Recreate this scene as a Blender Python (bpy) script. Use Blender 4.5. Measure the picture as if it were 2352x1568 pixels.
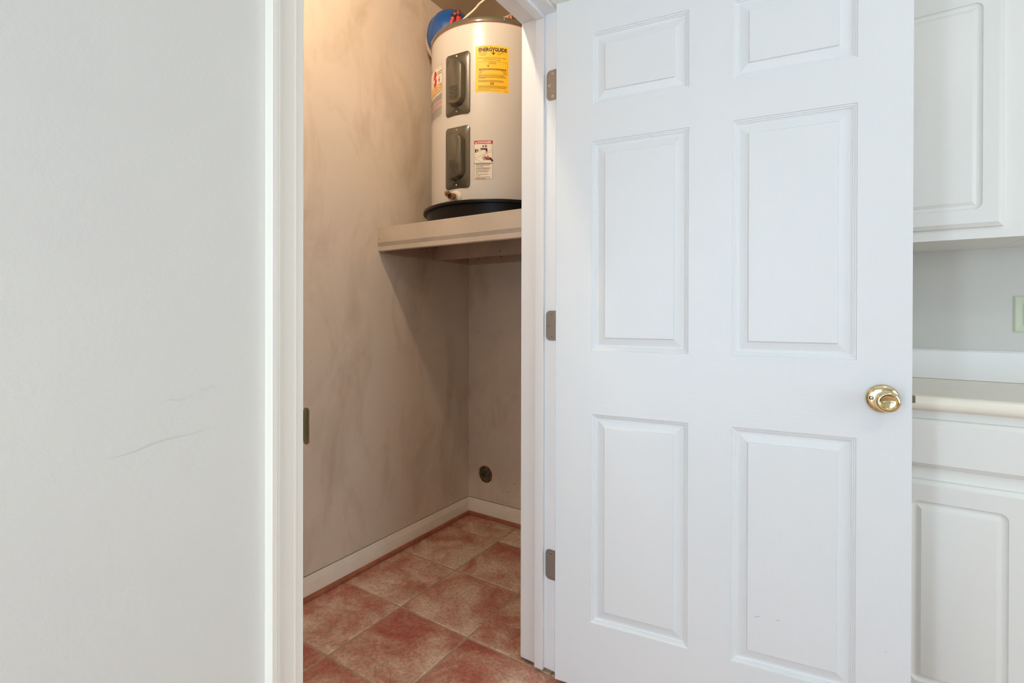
import bpy, bmesh, math, random
from mathutils import Vector, Matrix
from math import sin, cos, pi, radians, atan2, sqrt

random.seed(7)
SC = bpy.context.scene
for o in list(bpy.data.objects):
    bpy.data.objects.remove(o, do_unlink=True)
COL = SC.collection

# ------------------------------------------------------------------ camera
FPX, CYPX = 1138.11, 721.86
YAW, PITCH, ROLL = 33.300, -0.180, 0.131
CAM = Vector((0.6898, -1.2816, 1.0638))
cd = bpy.data.cameras.new('camera')
cd.sensor_fit = 'HORIZONTAL'; cd.sensor_width = 36.0
cd.lens = FPX / 2352 * 36.0
cd.shift_y = (CYPX - 784) / 2352
cd.clip_start = 0.02
cam = bpy.data.objects.new('camera', cd); COL.objects.link(cam)
a, t, k = radians(YAW), radians(PITCH), radians(ROLL)
fw0, rt, up0 = Vector((-sin(a), cos(a), 0)), Vector((cos(a), sin(a), 0)), Vector((0, 0, 1))
fw = fw0 * cos(t) + up0 * sin(t); up = up0 * cos(t) - fw0 * sin(t)
r2 = rt * cos(k) + up * sin(k); u2 = up * cos(k) - rt * sin(k)
M = Matrix((r2, u2, -fw)).transposed().to_4x4(); M.translation = CAM
cam.matrix_world = M
SC.camera = cam

# ------------------------------------------------------------------ world, lights, exposure
SC.view_settings.view_transform = 'Standard'
SC.view_settings.look = 'None'
SC.view_settings.gamma = 1.0
SC.view_settings.use_curve_mapping = False
SC.view_settings.exposure = 0.0
cy_ = SC.cycles
cy_.max_bounces = 6; cy_.diffuse_bounces = 4; cy_.glossy_bounces = 2; cy_.transmission_bounces = 1; cy_.transparent_max_bounces = 2
cy_.caustics_reflective = False; cy_.caustics_refractive = False
cy_.use_adaptive_sampling = True; cy_.adaptive_threshold = 0.07; cy_.adaptive_min_samples = 16
cy_.use_light_tree = False
w = bpy.data.worlds.new('world'); SC.world = w; w.use_nodes = True
w.node_tree.nodes['Background'].inputs[0].default_value = (0.80, 0.90, 1.0, 1)
w.node_tree.nodes['Background'].inputs[1].default_value = 1.0

def area_light(name, loc, direction, sx, sy, power, col):
    l = bpy.data.lights.new(name, 'AREA'); l.shape = 'RECTANGLE'; l.size = sx; l.size_y = sy
    l.energy = power; l.color = col
    o = bpy.data.objects.new(name, l); COL.objects.link(o); o.location = loc
    o.rotation_euler = Vector(direction).to_track_quat('-Z', 'Z').to_euler()
    return o
# daylight at the window behind the camera, and two added lights
area_light('window_daylight_front', (0.95, -2.68, 1.20), (0, 1, -0.05), 1.1, 1.7, 15.5, (0.68, 0.86, 1.0))
area_light('window_daylight_sidelight', (0.115, -2.68, 0.85), (0.05, 1, -0.05), 0.16, 1.5, 15.5, (0.67, 0.85, 1.0))  # added narrow source, gives the door edge its shadow on the cabinet
area_light('window_daylight_right', (3.33, -0.95, 1.40), (-1, 0, -0.03), 1.7, 1.5, 20.0, (0.74, 0.90, 1.0))  # added fill for the left wall and closet

# ------------------------------------------------------------------ helpers
def lin(c):
    r = []
    for v in c[:3]:
        v /= 255.0
        r.append(v / 12.92 if v <= 0.04045 else ((v + 0.055) / 1.055) ** 2.4)
    return (*r, 1.0)

def new_mat(name):
    m = bpy.data.materials.new(name); m.use_nodes = True
    nt = m.node_tree
    return m, nt, nt.nodes['Principled BSDF']

def nd(nt, typ, **kw):
    n = nt.nodes.new(typ)
    for kk, v in kw.items():
        if kk.startswith('i_'):
            key = kk[2:]
            key = int(key) if key.isdigit() else key.replace('_', ' ')
            n.inputs[key].default_value = v
        else:
            setattr(n, kk, v)
    return n

def ramp(nt, fac, stops):
    r = nt.nodes.new('ShaderNodeValToRGB')
    e = r.color_ramp.elements
    while len(e) < len(stops): e.new(0.5)
    for el, (p, c) in zip(e, stops):
        el.position = p; el.color = c
    nt.links.new(fac, r.inputs[0])
    return r

def coords(nt, scale=(1, 1, 1), kind='Object', loc=(0, 0, 0)):
    tc = nt.nodes.new('ShaderNodeTexCoord'); mp = nt.nodes.new('ShaderNodeMapping')
    mp.inputs['Scale'].default_value = scale; mp.inputs['Location'].default_value = loc
    nt.links.new(tc.outputs[kind], mp.inputs[0])
    return mp.outputs[0]

def noise(nt, vec, scale, detail=3, rough=0.55, dist=0.0):
    n = nd(nt, 'ShaderNodeTexNoise'); n.inputs['Scale'].default_value = scale
    n.inputs['Detail'].default_value = detail; n.inputs['Roughness'].default_value = rough
    n.inputs['Distortion'].default_value = dist
    nt.links.new(vec, n.inputs['Vector'])
    return n.outputs[0]

def add_bump(nt, b, height, strength, dist):
    bp = nt.nodes.new('ShaderNodeBump'); bp.inputs['Strength'].default_value = strength
    bp.inputs['Distance'].default_value = dist
    nt.links.new(height, bp.inputs['Height']); nt.links.new(bp.outputs[0], b.inputs['Normal'])

def plain(name, col, rough=0.5, metal=0.0, bump=None, var=None, spec=None, coat=0.0):
    """bump=(scale, strength, distance[, stretch]); var=(other colour, scale)"""
    m, nt, b = new_mat(name)
    b.inputs['Base Color'].default_value = lin(col)
    b.inputs['Roughness'].default_value = rough; b.inputs['Metallic'].default_value = metal
    if spec is not None: b.inputs['Specular IOR Level'].default_value = spec
    if coat: b.inputs['Coat Weight'].default_value = coat; b.inputs['Coat Roughness'].default_value = 0.08
    if var:
        n = noise(nt, coords(nt), var[1], 4, 0.6)
        r = ramp(nt, n, [(0.35, lin(col)), (0.68, lin(var[0]))])
        nt.links.new(r.outputs[0], b.inputs['Base Color'])
    if bump:
        n = noise(nt, coords(nt, bump[3] if len(bump) > 3 else (1, 1, 1)), bump[0], 3, 0.6)
        add_bump(nt, b, n, bump[1], bump[2])
    return m

class MB:
    def __init__(s): s.v = []; s.f = []; s.mi = []
    def face(s, idx, mi=0): s.f.append(tuple(idx)); s.mi.append(mi)
    def add(s, pts):
        n = len(s.v); s.v += [tuple(p) for p in pts]; return list(range(n, n + len(pts)))
    def box(s, x0, x1, y0, y1, z0, z1, mi=0):
        i = s.add([(x, y, z) for z in (z0, z1) for y in (y0, y1) for x in (x0, x1)])
        for q in ((0, 2, 3, 1), (4, 5, 7, 6), (0, 1, 5, 4), (2, 6, 7, 3), (0, 4, 6, 2), (1, 3, 7, 5)):
            s.face([i[j] for j in q], mi)
        return s
    def rings(s, rings, close=True, cap0=False, cap1=False, mi=0):
        ids = [s.add(r) for r in rings]
        n = len(ids[0])
        for p, q in zip(ids, ids[1:]):
            for j in range(n if close else n - 1):
                s.face((p[j], p[(j + 1) % n], q[(j + 1) % n], q[j]), mi)
        if cap0: s.face(ids[0][::-1], mi)
        if cap1: s.face(ids[-1], mi)
        return s
    def lathe(s, org, axis, prof, n=32, cap0=False, cap1=False, mi=0):
        ax = Vector(axis).normalized(); org = Vector(org)
        e1 = ax.orthogonal().normalized(); e2 = ax.cross(e1)
        R = []
        for r, h in prof:
            R.append([org + ax * h + (e1 * cos(2 * pi * j / n) + e2 * sin(2 * pi * j / n)) * r for j in range(n)])
        return s.rings(R, True, cap0, cap1, mi)
    def tube(s, pts, r, n=10, caps=True, mi=0):
        pts = [Vector(p) for p in pts]; R = []
        ref = Vector((0.13, 0.31, 0.94)).normalized()
        for i, p in enumerate(pts):
            d = (pts[min(i + 1, len(pts) - 1)] - pts[max(i - 1, 0)]).normalized()
            e1 = d.cross(ref).normalized(); e2 = d.cross(e1)
            rr = r[i] if isinstance(r, (list, tuple)) else r
            R.append([p + (e1 * cos(2 * pi * j / n) + e2 * sin(2 * pi * j / n)) * rr for j in range(n)])
        return s.rings(R, True, caps, caps, mi)
    def build(s, name, mats, parent=None, bevel=0, seg=2, smooth=False, recalc=True):
        me = bpy.data.meshes.new(name)
        me.from_pydata(s.v, [], s.f)
        mats = mats if isinstance(mats, (list, tuple)) else [mats]
        for m in mats: me.materials.append(m)
        for p, i in zip(me.polygons, s.mi): p.material_index = i
        if recalc:
            bm = bmesh.new(); bm.from_mesh(me)
            bmesh.ops.recalc_face_normals(bm, faces=bm.faces); bm.to_mesh(me); bm.free()
        me.update()
        o = bpy.data.objects.new(name, me); COL.objects.link(o)
        if bevel:
            md = o.modifiers.new('edge', 'BEVEL'); md.width = bevel; md.segments = seg
            md.limit_method = 'ANGLE'; md.angle_limit = radians(40); md.harden_normals = False
        if smooth:
            me.shade_smooth()
            if smooth is not True: me.set_sharp_from_angle(angle=radians(smooth))
        if parent: attach(o, parent)
        return o

def attach(o, parent):
    o.parent = parent
    o.matrix_parent_inverse = world_of(parent).inverted()

def world_of(o):
    m = Matrix.Translation(o.location) @ o.rotation_euler.to_matrix().to_4x4()
    if o.parent: m = world_of(o.parent) @ o.matrix_parent_inverse @ m
    return m

def empty(name, loc=(0, 0, 0), rz=0.0):
    o = bpy.data.objects.new(name, None); COL.objects.link(o)
    o.empty_display_size = 0.05; o.location = loc; o.rotation_euler = (0, 0, rz)
    return o

def tag(o, label, cat, group=None, kind=None):
    o['label'] = label; o['category'] = cat
    if group: o['group'] = group
    if kind: o['kind'] = kind
    return o

def rloop(x0, x1, z0, z1, r, n=5):
    """rounded rectangle, counter-clockwise list of (x, z)"""
    r = max(r, 1e-5); P = []
    for cx, cz, a0 in ((x1 - r, z0 + r, -pi / 2), (x1 - r, z1 - r, 0), (x0 + r, z1 - r, pi / 2), (x0 + r, z0 + r, pi)):
        for j in range(n + 1):
            an = a0 + pi / 2 * j / n
            P.append((cx + r * cos(an), cz + r * sin(an)))
    return P

# ------------------------------------------------------------------ fitted geometry of the place
WT = 0.1186            # thickness of the door wall
CW, CB = -0.9535, 0.8003   # closet far wall (X), closet end wall (Y)
CF = -1.02             # closet near end wall (Y)
ZC = 2.567             # ceiling
JL = -0.8185           # face of the strike-side jamb (Y); the hinge-side jamb face is Y = 0
HEAD = 1.944
RX, RY0, RY1 = 3.4, -2.75, 0.875

# ------------------------------------------------------------------ materials
def wall_paint(name, c1, c2, bscale, bstr, stain=None):
    m, nt, b = new_mat(name)
    v = coords(nt)
    n = noise(nt, v, 1.7, 4, 0.6)
    r = ramp(nt, n, [(0.35, lin(c1)), (0.7, lin(c2))])
    out = r.outputs[0]
    if stain:
        v2 = coords(nt, (2.2, 2.2, 1.0))
        n2 = noise(nt, v2, 2.6, 6, 0.62, 0.6)
        r2_ = ramp(nt, n2, [(0.48, (0, 0, 0, 1)), (0.80, (0.75, 0.75, 0.75, 1))])
        mx = nd(nt, 'ShaderNodeMix', data_type='RGBA')
        nt.links.new(r2_.outputs[0], mx.inputs[0]); nt.links.new(out, mx.inputs[6])
        mx.inputs[7].default_value = lin(stain)
        out = mx.outputs[2]
        n3 = noise(nt, v, 44, 2, 0.5)
        r3 = ramp(nt, n3, [(0.755, (0, 0, 0, 1)), (0.785, (0.55, 0.55, 0.55, 1))])
        mx2 = nd(nt, 'ShaderNodeMix', data_type='RGBA')
        nt.links.new(r3.outputs[0], mx2.inputs[0]); nt.links.new(out, mx2.inputs[6])
        mx2.inputs[7].default_value = lin((96, 74, 54))
        out = mx2.outputs[2]
    nt.links.new(out, b.inputs['Base Color'])
    b.inputs['Roughness'].default_value = 0.55
    nb = noise(nt, v, bscale, 3, 0.6)
    add_bump(nt, b, nb, bstr, 0.002)
    return m

M_wall = wall_paint('room_wall_paint', (217, 214, 208), (223, 220, 213), 160, 0.16)
M_cwall = wall_paint('closet_wall_paint', (226, 212, 195), (219, 204, 187), 200, 0.10, (186, 166, 144))
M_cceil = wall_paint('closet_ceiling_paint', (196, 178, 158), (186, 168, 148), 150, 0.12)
M_ceil = plain('ceiling_paint', (236, 234, 230), 0.7, bump=(90, 0.2, 0.003))
M_trim = plain('white_trim_paint', (240, 234, 222), 0.38, bump=(60, 0.05, 0.001, (6, 6, 0.5)))
M_jamb = plain('white_jamb_paint', (248, 250, 252), 0.36, bump=(60, 0.05, 0.001, (6, 6, 0.5)))
M_base = plain('closet_baseboard_paint', (248, 240, 226), 0.4, var=((240, 230, 212), 9))
M_shoe = plain('stained_shoe_molding', (176, 110, 82), 0.5, var=((148, 84, 60), 14))
M_gapshade = plain('dark_gap', (96, 70, 48), 0.8)  # brown that paints the shade in the crack above the baseboards
M_shelf = plain('shelf_board_paint', (210, 198, 184), 0.5, var=((198, 186, 170), 6))
M_shelf2 = plain('shelf_framing_paint', (196, 174, 156), 0.6, var=((176, 154, 138), 8))
M_nail = plain('rusty_nail', (70, 42, 28), 0.6, 0.5)

def grain(name, col, stretch, rough=0.4):
    m, nt, b = new_mat(name)
    b.inputs['Base Color'].default_value = lin(col); b.inputs['Roughness'].default_value = rough
    n = noise(nt, coords(nt, stretch), 1.0, 4, 0.65, 0.35)
    add_bump(nt, b, n, 0.22, 0.0012)
    return m
M_doorV = grain('door_paint_vertical_grain', (228, 230, 230), (260, 260, 9))
M_doorH = grain('door_paint_horizontal_grain', (228, 230, 230), (9, 260, 260))
M_cab = plain('cabinet_paint', (242, 241, 235), 0.36, bump=(40, 0.05, 0.001))
M_counter = plain('counter_laminate', (252, 244, 228), 0.28, var=((249, 240, 222), 8))
M_splash = plain('backsplash_laminate', (248, 247, 245), 0.3)
M_brass = plain('polished_brass', (228, 212, 168), 0.12, 1.0)
M_steel = plain('dull_hinge_steel', (160, 150, 142), 0.5, 0.6, bump=(120, 0.1, 0.0005))
M_zinc = plain('bright_screw_zinc', (222, 222, 218), 0.25, 1.0)
M_dark = plain('dark_recess', (22, 20, 18), 0.7)
M_latch = plain('latch_metal', (120, 114, 100), 0.35, 1.0)
M_tank = plain('heater_white_enamel', (208, 203, 196), 0.27, coat=0.3)
M_olive = plain('heater_grey_olive_enamel', (68, 63, 50), 0.30, coat=0.4)
M_capm = plain('heater_top_grey_enamel', (84, 80, 68), 0.16, coat=0.4)
M_pink = plain('heater_seam', (168, 96, 88), 0.5)
M_panb = plain('drain_pan_black_plastic', (16, 12, 8), 0.38, bump=(220, 0.2, 0.001), spec=0.25)
M_blue = plain('expansion_tank_blue', (6, 70, 142), 0.33, coat=0.3)
M_bgrey = plain('expansion_tank_label_grey', (86, 94, 108), 0.5)
M_paper = plain('white_label_paper', (240, 228, 210), 0.5)
M_redband = plain('red_label_band', (168, 44, 34), 0.5)
M_yel = plain('yellow_label', (252, 194, 36), 0.5)
M_ink = plain('black_ink', (38, 22, 14), 0.6)
M_redink = plain('red_ink', (190, 26, 34), 0.55)
M_pinkink = plain('pink_ink', (226, 130, 112), 0.55)
M_tan = plain('tan_label', (232, 188, 120), 0.55)
M_white = plain('white_ink', (248, 240, 226), 0.55)
M_brz = plain('drain_valve_brass', (168, 126, 90), 0.3, 1.0)
M_pvc = plain('pale_plastic', (232, 218, 198), 0.5)
M_redp = plain('red_pipe', (196, 52, 40), 0.4, var=((168, 38, 30), 30))
M_cop = plain('copper', (206, 132, 92), 0.3, 1.0)
M_blackr = plain('black_clamp', (34, 30, 28), 0.45, 0.3)
M_cable = plain('white_cable_sheath', (232, 214, 184), 0.5)
M_insul = plain('cavity_insulation', (132, 112, 84), 0.9, bump=(90, 0.8, 0.01), var=((58, 46, 32), 60))
M_gyp = plain('torn_gypsum', (236, 206, 180), 0.85, bump=(200, 0.6, 0.004))
M_outlet = plain('ivory_outlet_plastic', (214, 218, 192), 0.35)
M_outlet2 = plain('green_tinted_ivory', (196, 214, 186), 0.35)
M_scuff = plain('wall_scuff', (210, 207, 200), 0.6)
M_lampw = plain('lampholder_porcelain', (235, 230, 220), 0.3)

def tile_material():
    m, nt, b = new_mat('terracotta_tile_glaze')
    tc = nt.nodes.new('ShaderNodeTexCoord'); oi = nt.nodes.new('ShaderNodeObjectInfo')
    cmb = nt.nodes.new('ShaderNodeCombineXYZ'); mul = nd(nt, 'ShaderNodeMath', operation='MULTIPLY')
    mul.inputs[1].default_value = 37.0
    nt.links.new(oi.outputs['Random'], mul.inputs[0])
    for i in range(3): nt.links.new(mul.outputs[0], cmb.inputs[i])
    va = nd(nt, 'ShaderNodeVectorMath', operation='ADD')
    nt.links.new(tc.outputs['Object'], va.inputs[0]); nt.links.new(cmb.outputs[0], va.inputs[1])
    v = va.outputs[0]
    big = noise(nt, v, 6.5, 5, 0.62, 0.5)
    # printed shading of the glaze: redder towards one corner of each tile
    sep = nt.nodes.new('ShaderNodeSeparateXYZ'); nt.links.new(tc.outputs['Object'], sep.inputs[0])
    s1 = nd(nt, 'ShaderNodeMath', operation='MULTIPLY_ADD'); s1.inputs[1].default_value = 0.55; s1.inputs[2].default_value = 0.0
    nt.links.new(sep.outputs[1], s1.inputs[0])
    s2 = nd(nt, 'ShaderNodeMath', operation='MULTIPLY_ADD'); s2.inputs[1].default_value = -0.45
    nt.links.new(sep.outputs[0], s2.inputs[0]); nt.links.new(s1.outputs[0], s2.inputs[2])
    s3 = nd(nt, 'ShaderNodeMath', operation='ADD'); nt.links.new(s2.outputs[0], s3.inputs[0]); nt.links.new(big, s3.inputs[1])
    r = ramp(nt, s3.outputs[0], [(0.36, lin((232, 202, 180))), (0.47, lin((212, 170, 148))), (0.56, lin((200, 142, 122))), (0.70, lin((184, 102, 90)))])
    fine = noise(nt, v, 95, 6, 0.8)
    rf = ramp(nt, fine, [(0.34, (0.55, 0.55, 0.55, 1)), (0.66, (1.22, 1.2, 1.16, 1))])
    mx = nd(nt, 'ShaderNodeMix', data_type='RGBA', blend_type='MULTIPLY'); mx.inputs[0].default_value = 1.0
    nt.links.new(r.outputs[0], mx.inputs[6]); nt.links.new(rf.outputs[0], mx.inputs[7])
    nt.links.new(mx.outputs[2], b.inputs['Base Color'])
    b.inputs['Roughness'].default_value = 0.46
    add_bump(nt, b, noise(nt, v, 40, 4, 0.6), 0.25, 0.002)
    return m
M_tile = tile_material()
M_grout = plain('grout', (186, 160, 134), 0.9, bump=(300, 0.3, 0.001), var=((164, 138, 114), 20))

# ------------------------------------------------------------------ floor: grout bed with single tiles
floor = MB().box(CW - 0.1, RX + 0.1, RY0 - 0.1, RY1 + 0.1, -0.06, -0.0016).build('floor', M_grout)
tag(floor, 'terracotta tiled floor running from the room into the closet', 'floor', kind='structure')
TX, TY, TS, G = -0.6291, -0.0061, 0.3084, 0.0065
def tile_mesh(hx0, hx1, hy0, hy1):
    b = MB(); ch = 0.0022
    lo = [(hx0, hy0), (hx1, hy0), (hx1, hy1), (hx0, hy1)]
    hi = [(hx0 + ch, hy0 + ch), (hx1 - ch, hy0 + ch), (hx1 - ch, hy1 - ch), (hx0 + ch, hy1 - ch)]
    b.rings([[(x, y, -0.009) for x, y in lo], [(x, y, -ch * 0.8) for x, y in lo], [(x, y, 0.0) for x, y in hi]], True, True, True)
    return b
tile_cache = {}
xs0, xs1, ys0, ys1 = CW, RX, CF, RY1
def add_tile(ix, iy, xmin, xmax, ymin, ymax):
    x0, y0 = TX + ix * TS, TY + iy * TS
    cx, cy = x0 + TS / 2, y0 + TS / 2
    hx0 = max(x0 + G / 2, xmin) - cx; hx1 = min(x0 + TS - G / 2, xmax) - cx
    hy0 = max(y0 + G / 2, ymin) - cy; hy1 = min(y0 + TS - G / 2, ymax) - cy
    if hx1 - hx0 < 0.012 or hy1 - hy0 < 0.012: return
    key = tuple(round(q, 4) for q in (hx0, hx1, hy0, hy1))
    if key not in tile_cache:
        o = tile_mesh(hx0, hx1, hy0, hy1).build('tile', M_tile); tile_cache[key] = o.data
    else:
        o = bpy.data.objects.new('tile', tile_cache[key]); COL.objects.link(o)
    o.location = (cx, cy, 0); attach(o, floor)
for ix in range(-2, 14):
    for iy in range(-12, 4):
        x0 = TX + ix * TS
        if x0 + TS < -0.02 and (TY + iy * TS + TS < CF): continue
        add_tile(ix, iy, CW if iy > -4 else 0.0, RX, RY0, RY1)

# ------------------------------------------------------------------ room shell
def struct(o, label, cat): return tag(o, label, cat, kind='structure')
b = MB()
b.box(-WT, 0, RY0 - 0.1, JL - 0.019, -0.05, ZC)
b.box(-WT, 0, 0.019, RY1 + 0.1, -0.05, ZC)
b.box(-WT, 0, JL - 0.019, 0.019, HEAD + 0.019, ZC)
wl = b.build('wall_left', M_wall); struct(wl, 'light grey painted wall around the closet doorway', 'wall')
# old scuff marks rubbed on the paint, a thin skin on the wall face
def scuff(p, q, wid, n=14):
    b = MB(); R = []
    for i in range(n + 1):
        f = i / n
        y = p[0] + (q[0] - p[0]) * f; z = p[1] + (q[1] - p[1]) * f + 0.0015 * sin(f * 9 + p[0] * 50)
        h = wid * sin(pi * min(max(f, 0.04), 0.96)) * (0.6 + 0.4 * random.random())
        R.append([(0.00035, y, z - h), (0.00035, y, z + h)])
    b.rings(R, False)
    b.build('scuff_mark', M_scuff, wl)
scuff((-1.067, 0.8976), (-0.955, 0.9125), 0.0009)
scuff((-1.012, 0.9535), (-0.972, 0.9566), 0.0005)
scuff((-0.971, 0.9615), (-0.944, 0.9667), 0.0005)

wb = MB().box(0, RX + 0.1, RY1, RY1 + 0.1, -0.05, ZC).build('wall_back', M_wall); struct(wb, 'grey painted wall behind the white cabinets', 'wall')
# right wall and front wall with a window and two added light openings (behind and beside the camera)
b = MB()
b.box(RX, RX + 0.1, RY0 - 0.1, -1.85, -0.05, ZC); b.box(RX, RX + 0.1, -0.05, RY1 + 0.1, -0.05, ZC)
b.box(RX, RX + 0.1, -1.85, -0.05, -0.05, 0.6); b.box(RX, RX + 0.1, -1.85, -0.05, 2.2, ZC)
struct(b.build('wall_right', M_wall), 'grey painted wall with a wide window', 'wall')
b = MB()
b.box(0, 0.02, RY0 - 0.1, RY0, -0.05, ZC); b.box(0.21, 0.36, RY0 - 0.1, RY0, -0.05, ZC); b.box(1.54, RX, RY0 - 0.1, RY0, -0.05, ZC)
b.box(0.02, 0.21, RY0 - 0.1, RY0, 1.65, ZC); b.box(0.36, 1.54, RY0 - 0.1, RY0, 2.1, ZC)
b.box(0.02, 0.21, RY0 - 0.1, RY0, -0.05, 0.05); b.box(0.36, 1.54, RY0 - 0.1, RY0, -0.05, 0.3)
struct(b.build('wall_front', M_wall), 'grey painted wall with a window and a tall sidelight', 'wall')
def window(n, x0, x1, z0, z1, along):
    e = empty('window_%d' % n, (x0, RY0, z0) if along == 'x' else (RX, x0, z0))
    def bar(nm, a0, a1, c0, c1):
        if along == 'x': MB().box(a0, a1, RY0 - 0.08, RY0 - 0.03, c0, c1).build(nm, M_trim, e)
        else: MB().box(RX + 0.03, RX + 0.08, a0, a1, c0, c1).build(nm, M_trim, e)
    f = 0.03
    bar('frame_side', x0, x0 + f, z0, z1); bar('frame_side', x1 - f, x1, z0, z1)
    bar('frame_rail', x0 + f, x1 - f, z0, z0 + f); bar('frame_rail', x0 + f, x1 - f, z1 - f, z1)
    if x1 - x0 > 0.5: bar('muntin', (x0 + x1) / 2 - 0.015, (x0 + x1) / 2 + 0.015, z0 + f, z1 - f)
    struct(e, {1: 'wide window in the wall behind the camera', 2: 'narrow sidelight window behind the camera', 3: 'wide window in the right wall'}[n], 'window')
window(1, 0.36, 1.54, 0.3, 2.1, 'x'); window(2, 0.02, 0.21, 0.05, 1.65, 'x'); window(3, -1.85, -0.05, 0.6, 2.2, 'y')
b = MB(); b.box(0, RX + 0.1, RY0 - 0.1, RY1 + 0.1, ZC, ZC + 0.08)
struct(b.build('ceiling', M_ceil), 'white ceiling of the room', 'ceiling')
b = MB(); b.box(CW - 0.1, 0, CF - 0.1, CB + 0.1, ZC, ZC + 0.08)
struct(b.build('ceiling_closet', M_cceil), 'tan lit closet ceiling above the water heater', 'ceiling')
struct(MB().box(CW - 0.1, CW, CF - 0.1, CB + 0.1, -0.05, ZC).build('wall_closet_left', M_cwall), 'stained tan closet wall left of the water heater', 'wall')
struct(MB().box(CW, -WT, CF - 0.1, CF, -0.05, ZC).build('wall_closet_front', M_cwall), 'closet wall hidden behind the left door casing', 'wall')
# closet face of the door wall (same drywall, closet paint)
b = MB()
b.box(-WT - 0.001, -WT, CF, JL - 0.03, 0, ZC); b.box(-WT - 0.001, -WT, 0.03, CB, 0, ZC); b.box(-WT - 0.001, -WT, JL - 0.03, 0.03, HEAD + 0.03, ZC)
b.build('closet_side_paint', M_cwall, wl)

# closet end wall with the torn round hole cut right through the drywall
HX, HZ, HR = -0.8385, 0.2195, 0.0505
bm = bmesh.new()
rng = random.Random(3)
hole = []
for j in range(44):
    an = 2 * pi * j / 44
    rr = HR * (1 + rng.uniform(-0.035, 0.03))
    hole.append((HX + rr * cos(an), HZ + rr * sin(an) * 1.01))
outer = [(CW, -0.05), (-WT, -0.05), (-WT, ZC), (CW, ZC)]
ov = [bm.verts.new((x, CB, z)) for x, z in outer]; hv = [bm.verts.new((x, CB, z)) for x, z in hole]
es = [bm.edges.new((ov[i], ov[(i + 1) % 4])) for i in range(4)] + [bm.edges.new((hv[i], hv[(i + 1) % 44])) for i in range(44)]
bmesh.ops.triangle_fill(bm, use_beauty=True, edges=es, normal=(0, -1, 0))
for f in bm.faces:
    f.normal_update()
    if f.normal.y > 0: f.normal_flip()
hb = [bm.verts.new((v.co.x, CB + 0.0125, v.co.z)) for v in hv]
for i in range(44): bm.faces.new((hv[i], hv[(i + 1) % 44], hb[(i + 1) % 44], hb[i]))
me = bpy.data.meshes.new('wall_closet_back'); bm.to_mesh(me); bm.free(); me.materials.append(M_cwall)
wcb = bpy.data.objects.new('wall_closet_back', me); COL.objects.link(wcb)
struct(wcb, 'tan closet end wall with a round hole near the floor', 'wall')
MB().box(CW - 0.1, 0, CB + 0.075, CB + 0.1, -0.05, ZC).build('backing_board', M_dark, wcb)
b = MB()   # torn gypsum lip just inside the cut
R = []
for rr, dy, sh_ in ((1.0, 0.0004, 0.0), (0.96, 0.0022, -0.0015), (0.88, 0.0030, -0.0055), (0.86, 0.0090, -0.0060)):
    R.append([(HX + sh_ + (x - HX) * rr * (1 + rng.uniform(-0.03, 0.01)), CB + dy, HZ + (z - HZ) * rr) for x, z in hole])
b.rings(R); b.build('hole_rim', M_gyp, wcb)
b = MB(); R = []
for q in range(9):
    fr = 0.92 * (1 - q / 8.0) + 0.001
    R.append([(HX - 0.005 + (x - HX) * fr, CB + 0.0115 - 0.004 * (1 - fr) + rng.uniform(-0.0035, 0.0035), HZ + (z - HZ) * fr) for x, z in hole])
b.rings(R, cap1=True).build('hole_insulation', M_insul, wcb, smooth=True)
b = MB()
for x, z in ((-0.66, 0.207), (-0.705, 0.155), (-0.688, 0.16)):
    b.lathe((x, CB, z), (0, -1, 0), [(0.0022, 0), (0.0016, 0.0012), (0.0001, 0.0015)], 8)
b.build('nail_hole', M_dark, wcb)

# ------------------------------------------------------------------ baseboards with stained shoe molding
BP = [(0.0014, 0.0), (0.0118, 0.0), (0.0118, 0.060), (0.0105, 0.064), (0.0085, 0.069), (0.0078, 0.074), (0.006, 0.080), (0.0045, 0.0845), (0.0014, 0.0852)]
GP = [(0.0001, 0.0835), (0.0013, 0.0835), (0.0011, 0.0866), (0.0001, 0.0870)]  # solid strip on the wall, coloured dark as the crack's shade
SP = [(0.0118, 0.001), (0.0225, 0.001), (0.0222, 0.008), (0.0205, 0.013), (0.0175, 0.0165), (0.0118, 0.0178)]
def run(prof, mat, name, parent, kind, p0, p1, mit0=0, mit1=0):
    """profile (thickness, z) swept along X or Y; mit = mitre sign at each end"""
    b = MB(); A = []; B = []
    for tt, z in prof:
        if kind == 'y+':   # on wall X=CW, facing +X, runs along Y
            A.append((p0[0] + tt, p0[1] + mit0 * tt, z)); B.append((p0[0] + tt, p1[1] + mit1 * tt, z))
        elif kind == 'x-':  # on wall Y=const facing -Y
            A.append((p0[0] + mit0 * tt, p0[1] - tt, z)); B.append((p1[0] + mit1 * tt, p0[1] - tt, z))
        elif kind == 'x+':  # facing +Y
            A.append((p0[0] + mit0 * tt, p0[1] + tt, z)); B.append((p1[0] + mit1 * tt, p0[1] + tt, z))
    b.rings([A, B], True, True, True)
    return b.build(name, mat, parent, smooth=35)
e = empty('baseboard_closet_left', (CW, 0, 0)); struct(e, 'cream baseboard with stained shoe strip along the closet left wall', 'baseboard')
run(BP, M_base, 'board', e, 'y+', (CW, CF), (CW, CB), 0, -1); run(GP, M_gapshade, 'top_gap', e, 'y+', (CW, CF), (CW, CB), 0, -1); run(SP, M_shoe, 'shoe_molding', e, 'y+', (CW, CF), (CW, CB), 0, -1)
e = empty('baseboard_closet_back', (CW, CB, 0)); struct(e, 'cream baseboard with stained shoe strip below the round hole', 'baseboard')
run(BP, M_base, 'board', e, 'x-', (CW, CB), (-WT, CB), 1, 0); run(GP, M_gapshade, 'top_gap', e, 'x-', (CW, CB), (-WT, CB), 1, 0); run(SP, M_shoe, 'shoe_molding', e, 'x-', (CW, CB), (-WT, CB), 1, 0)
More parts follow.
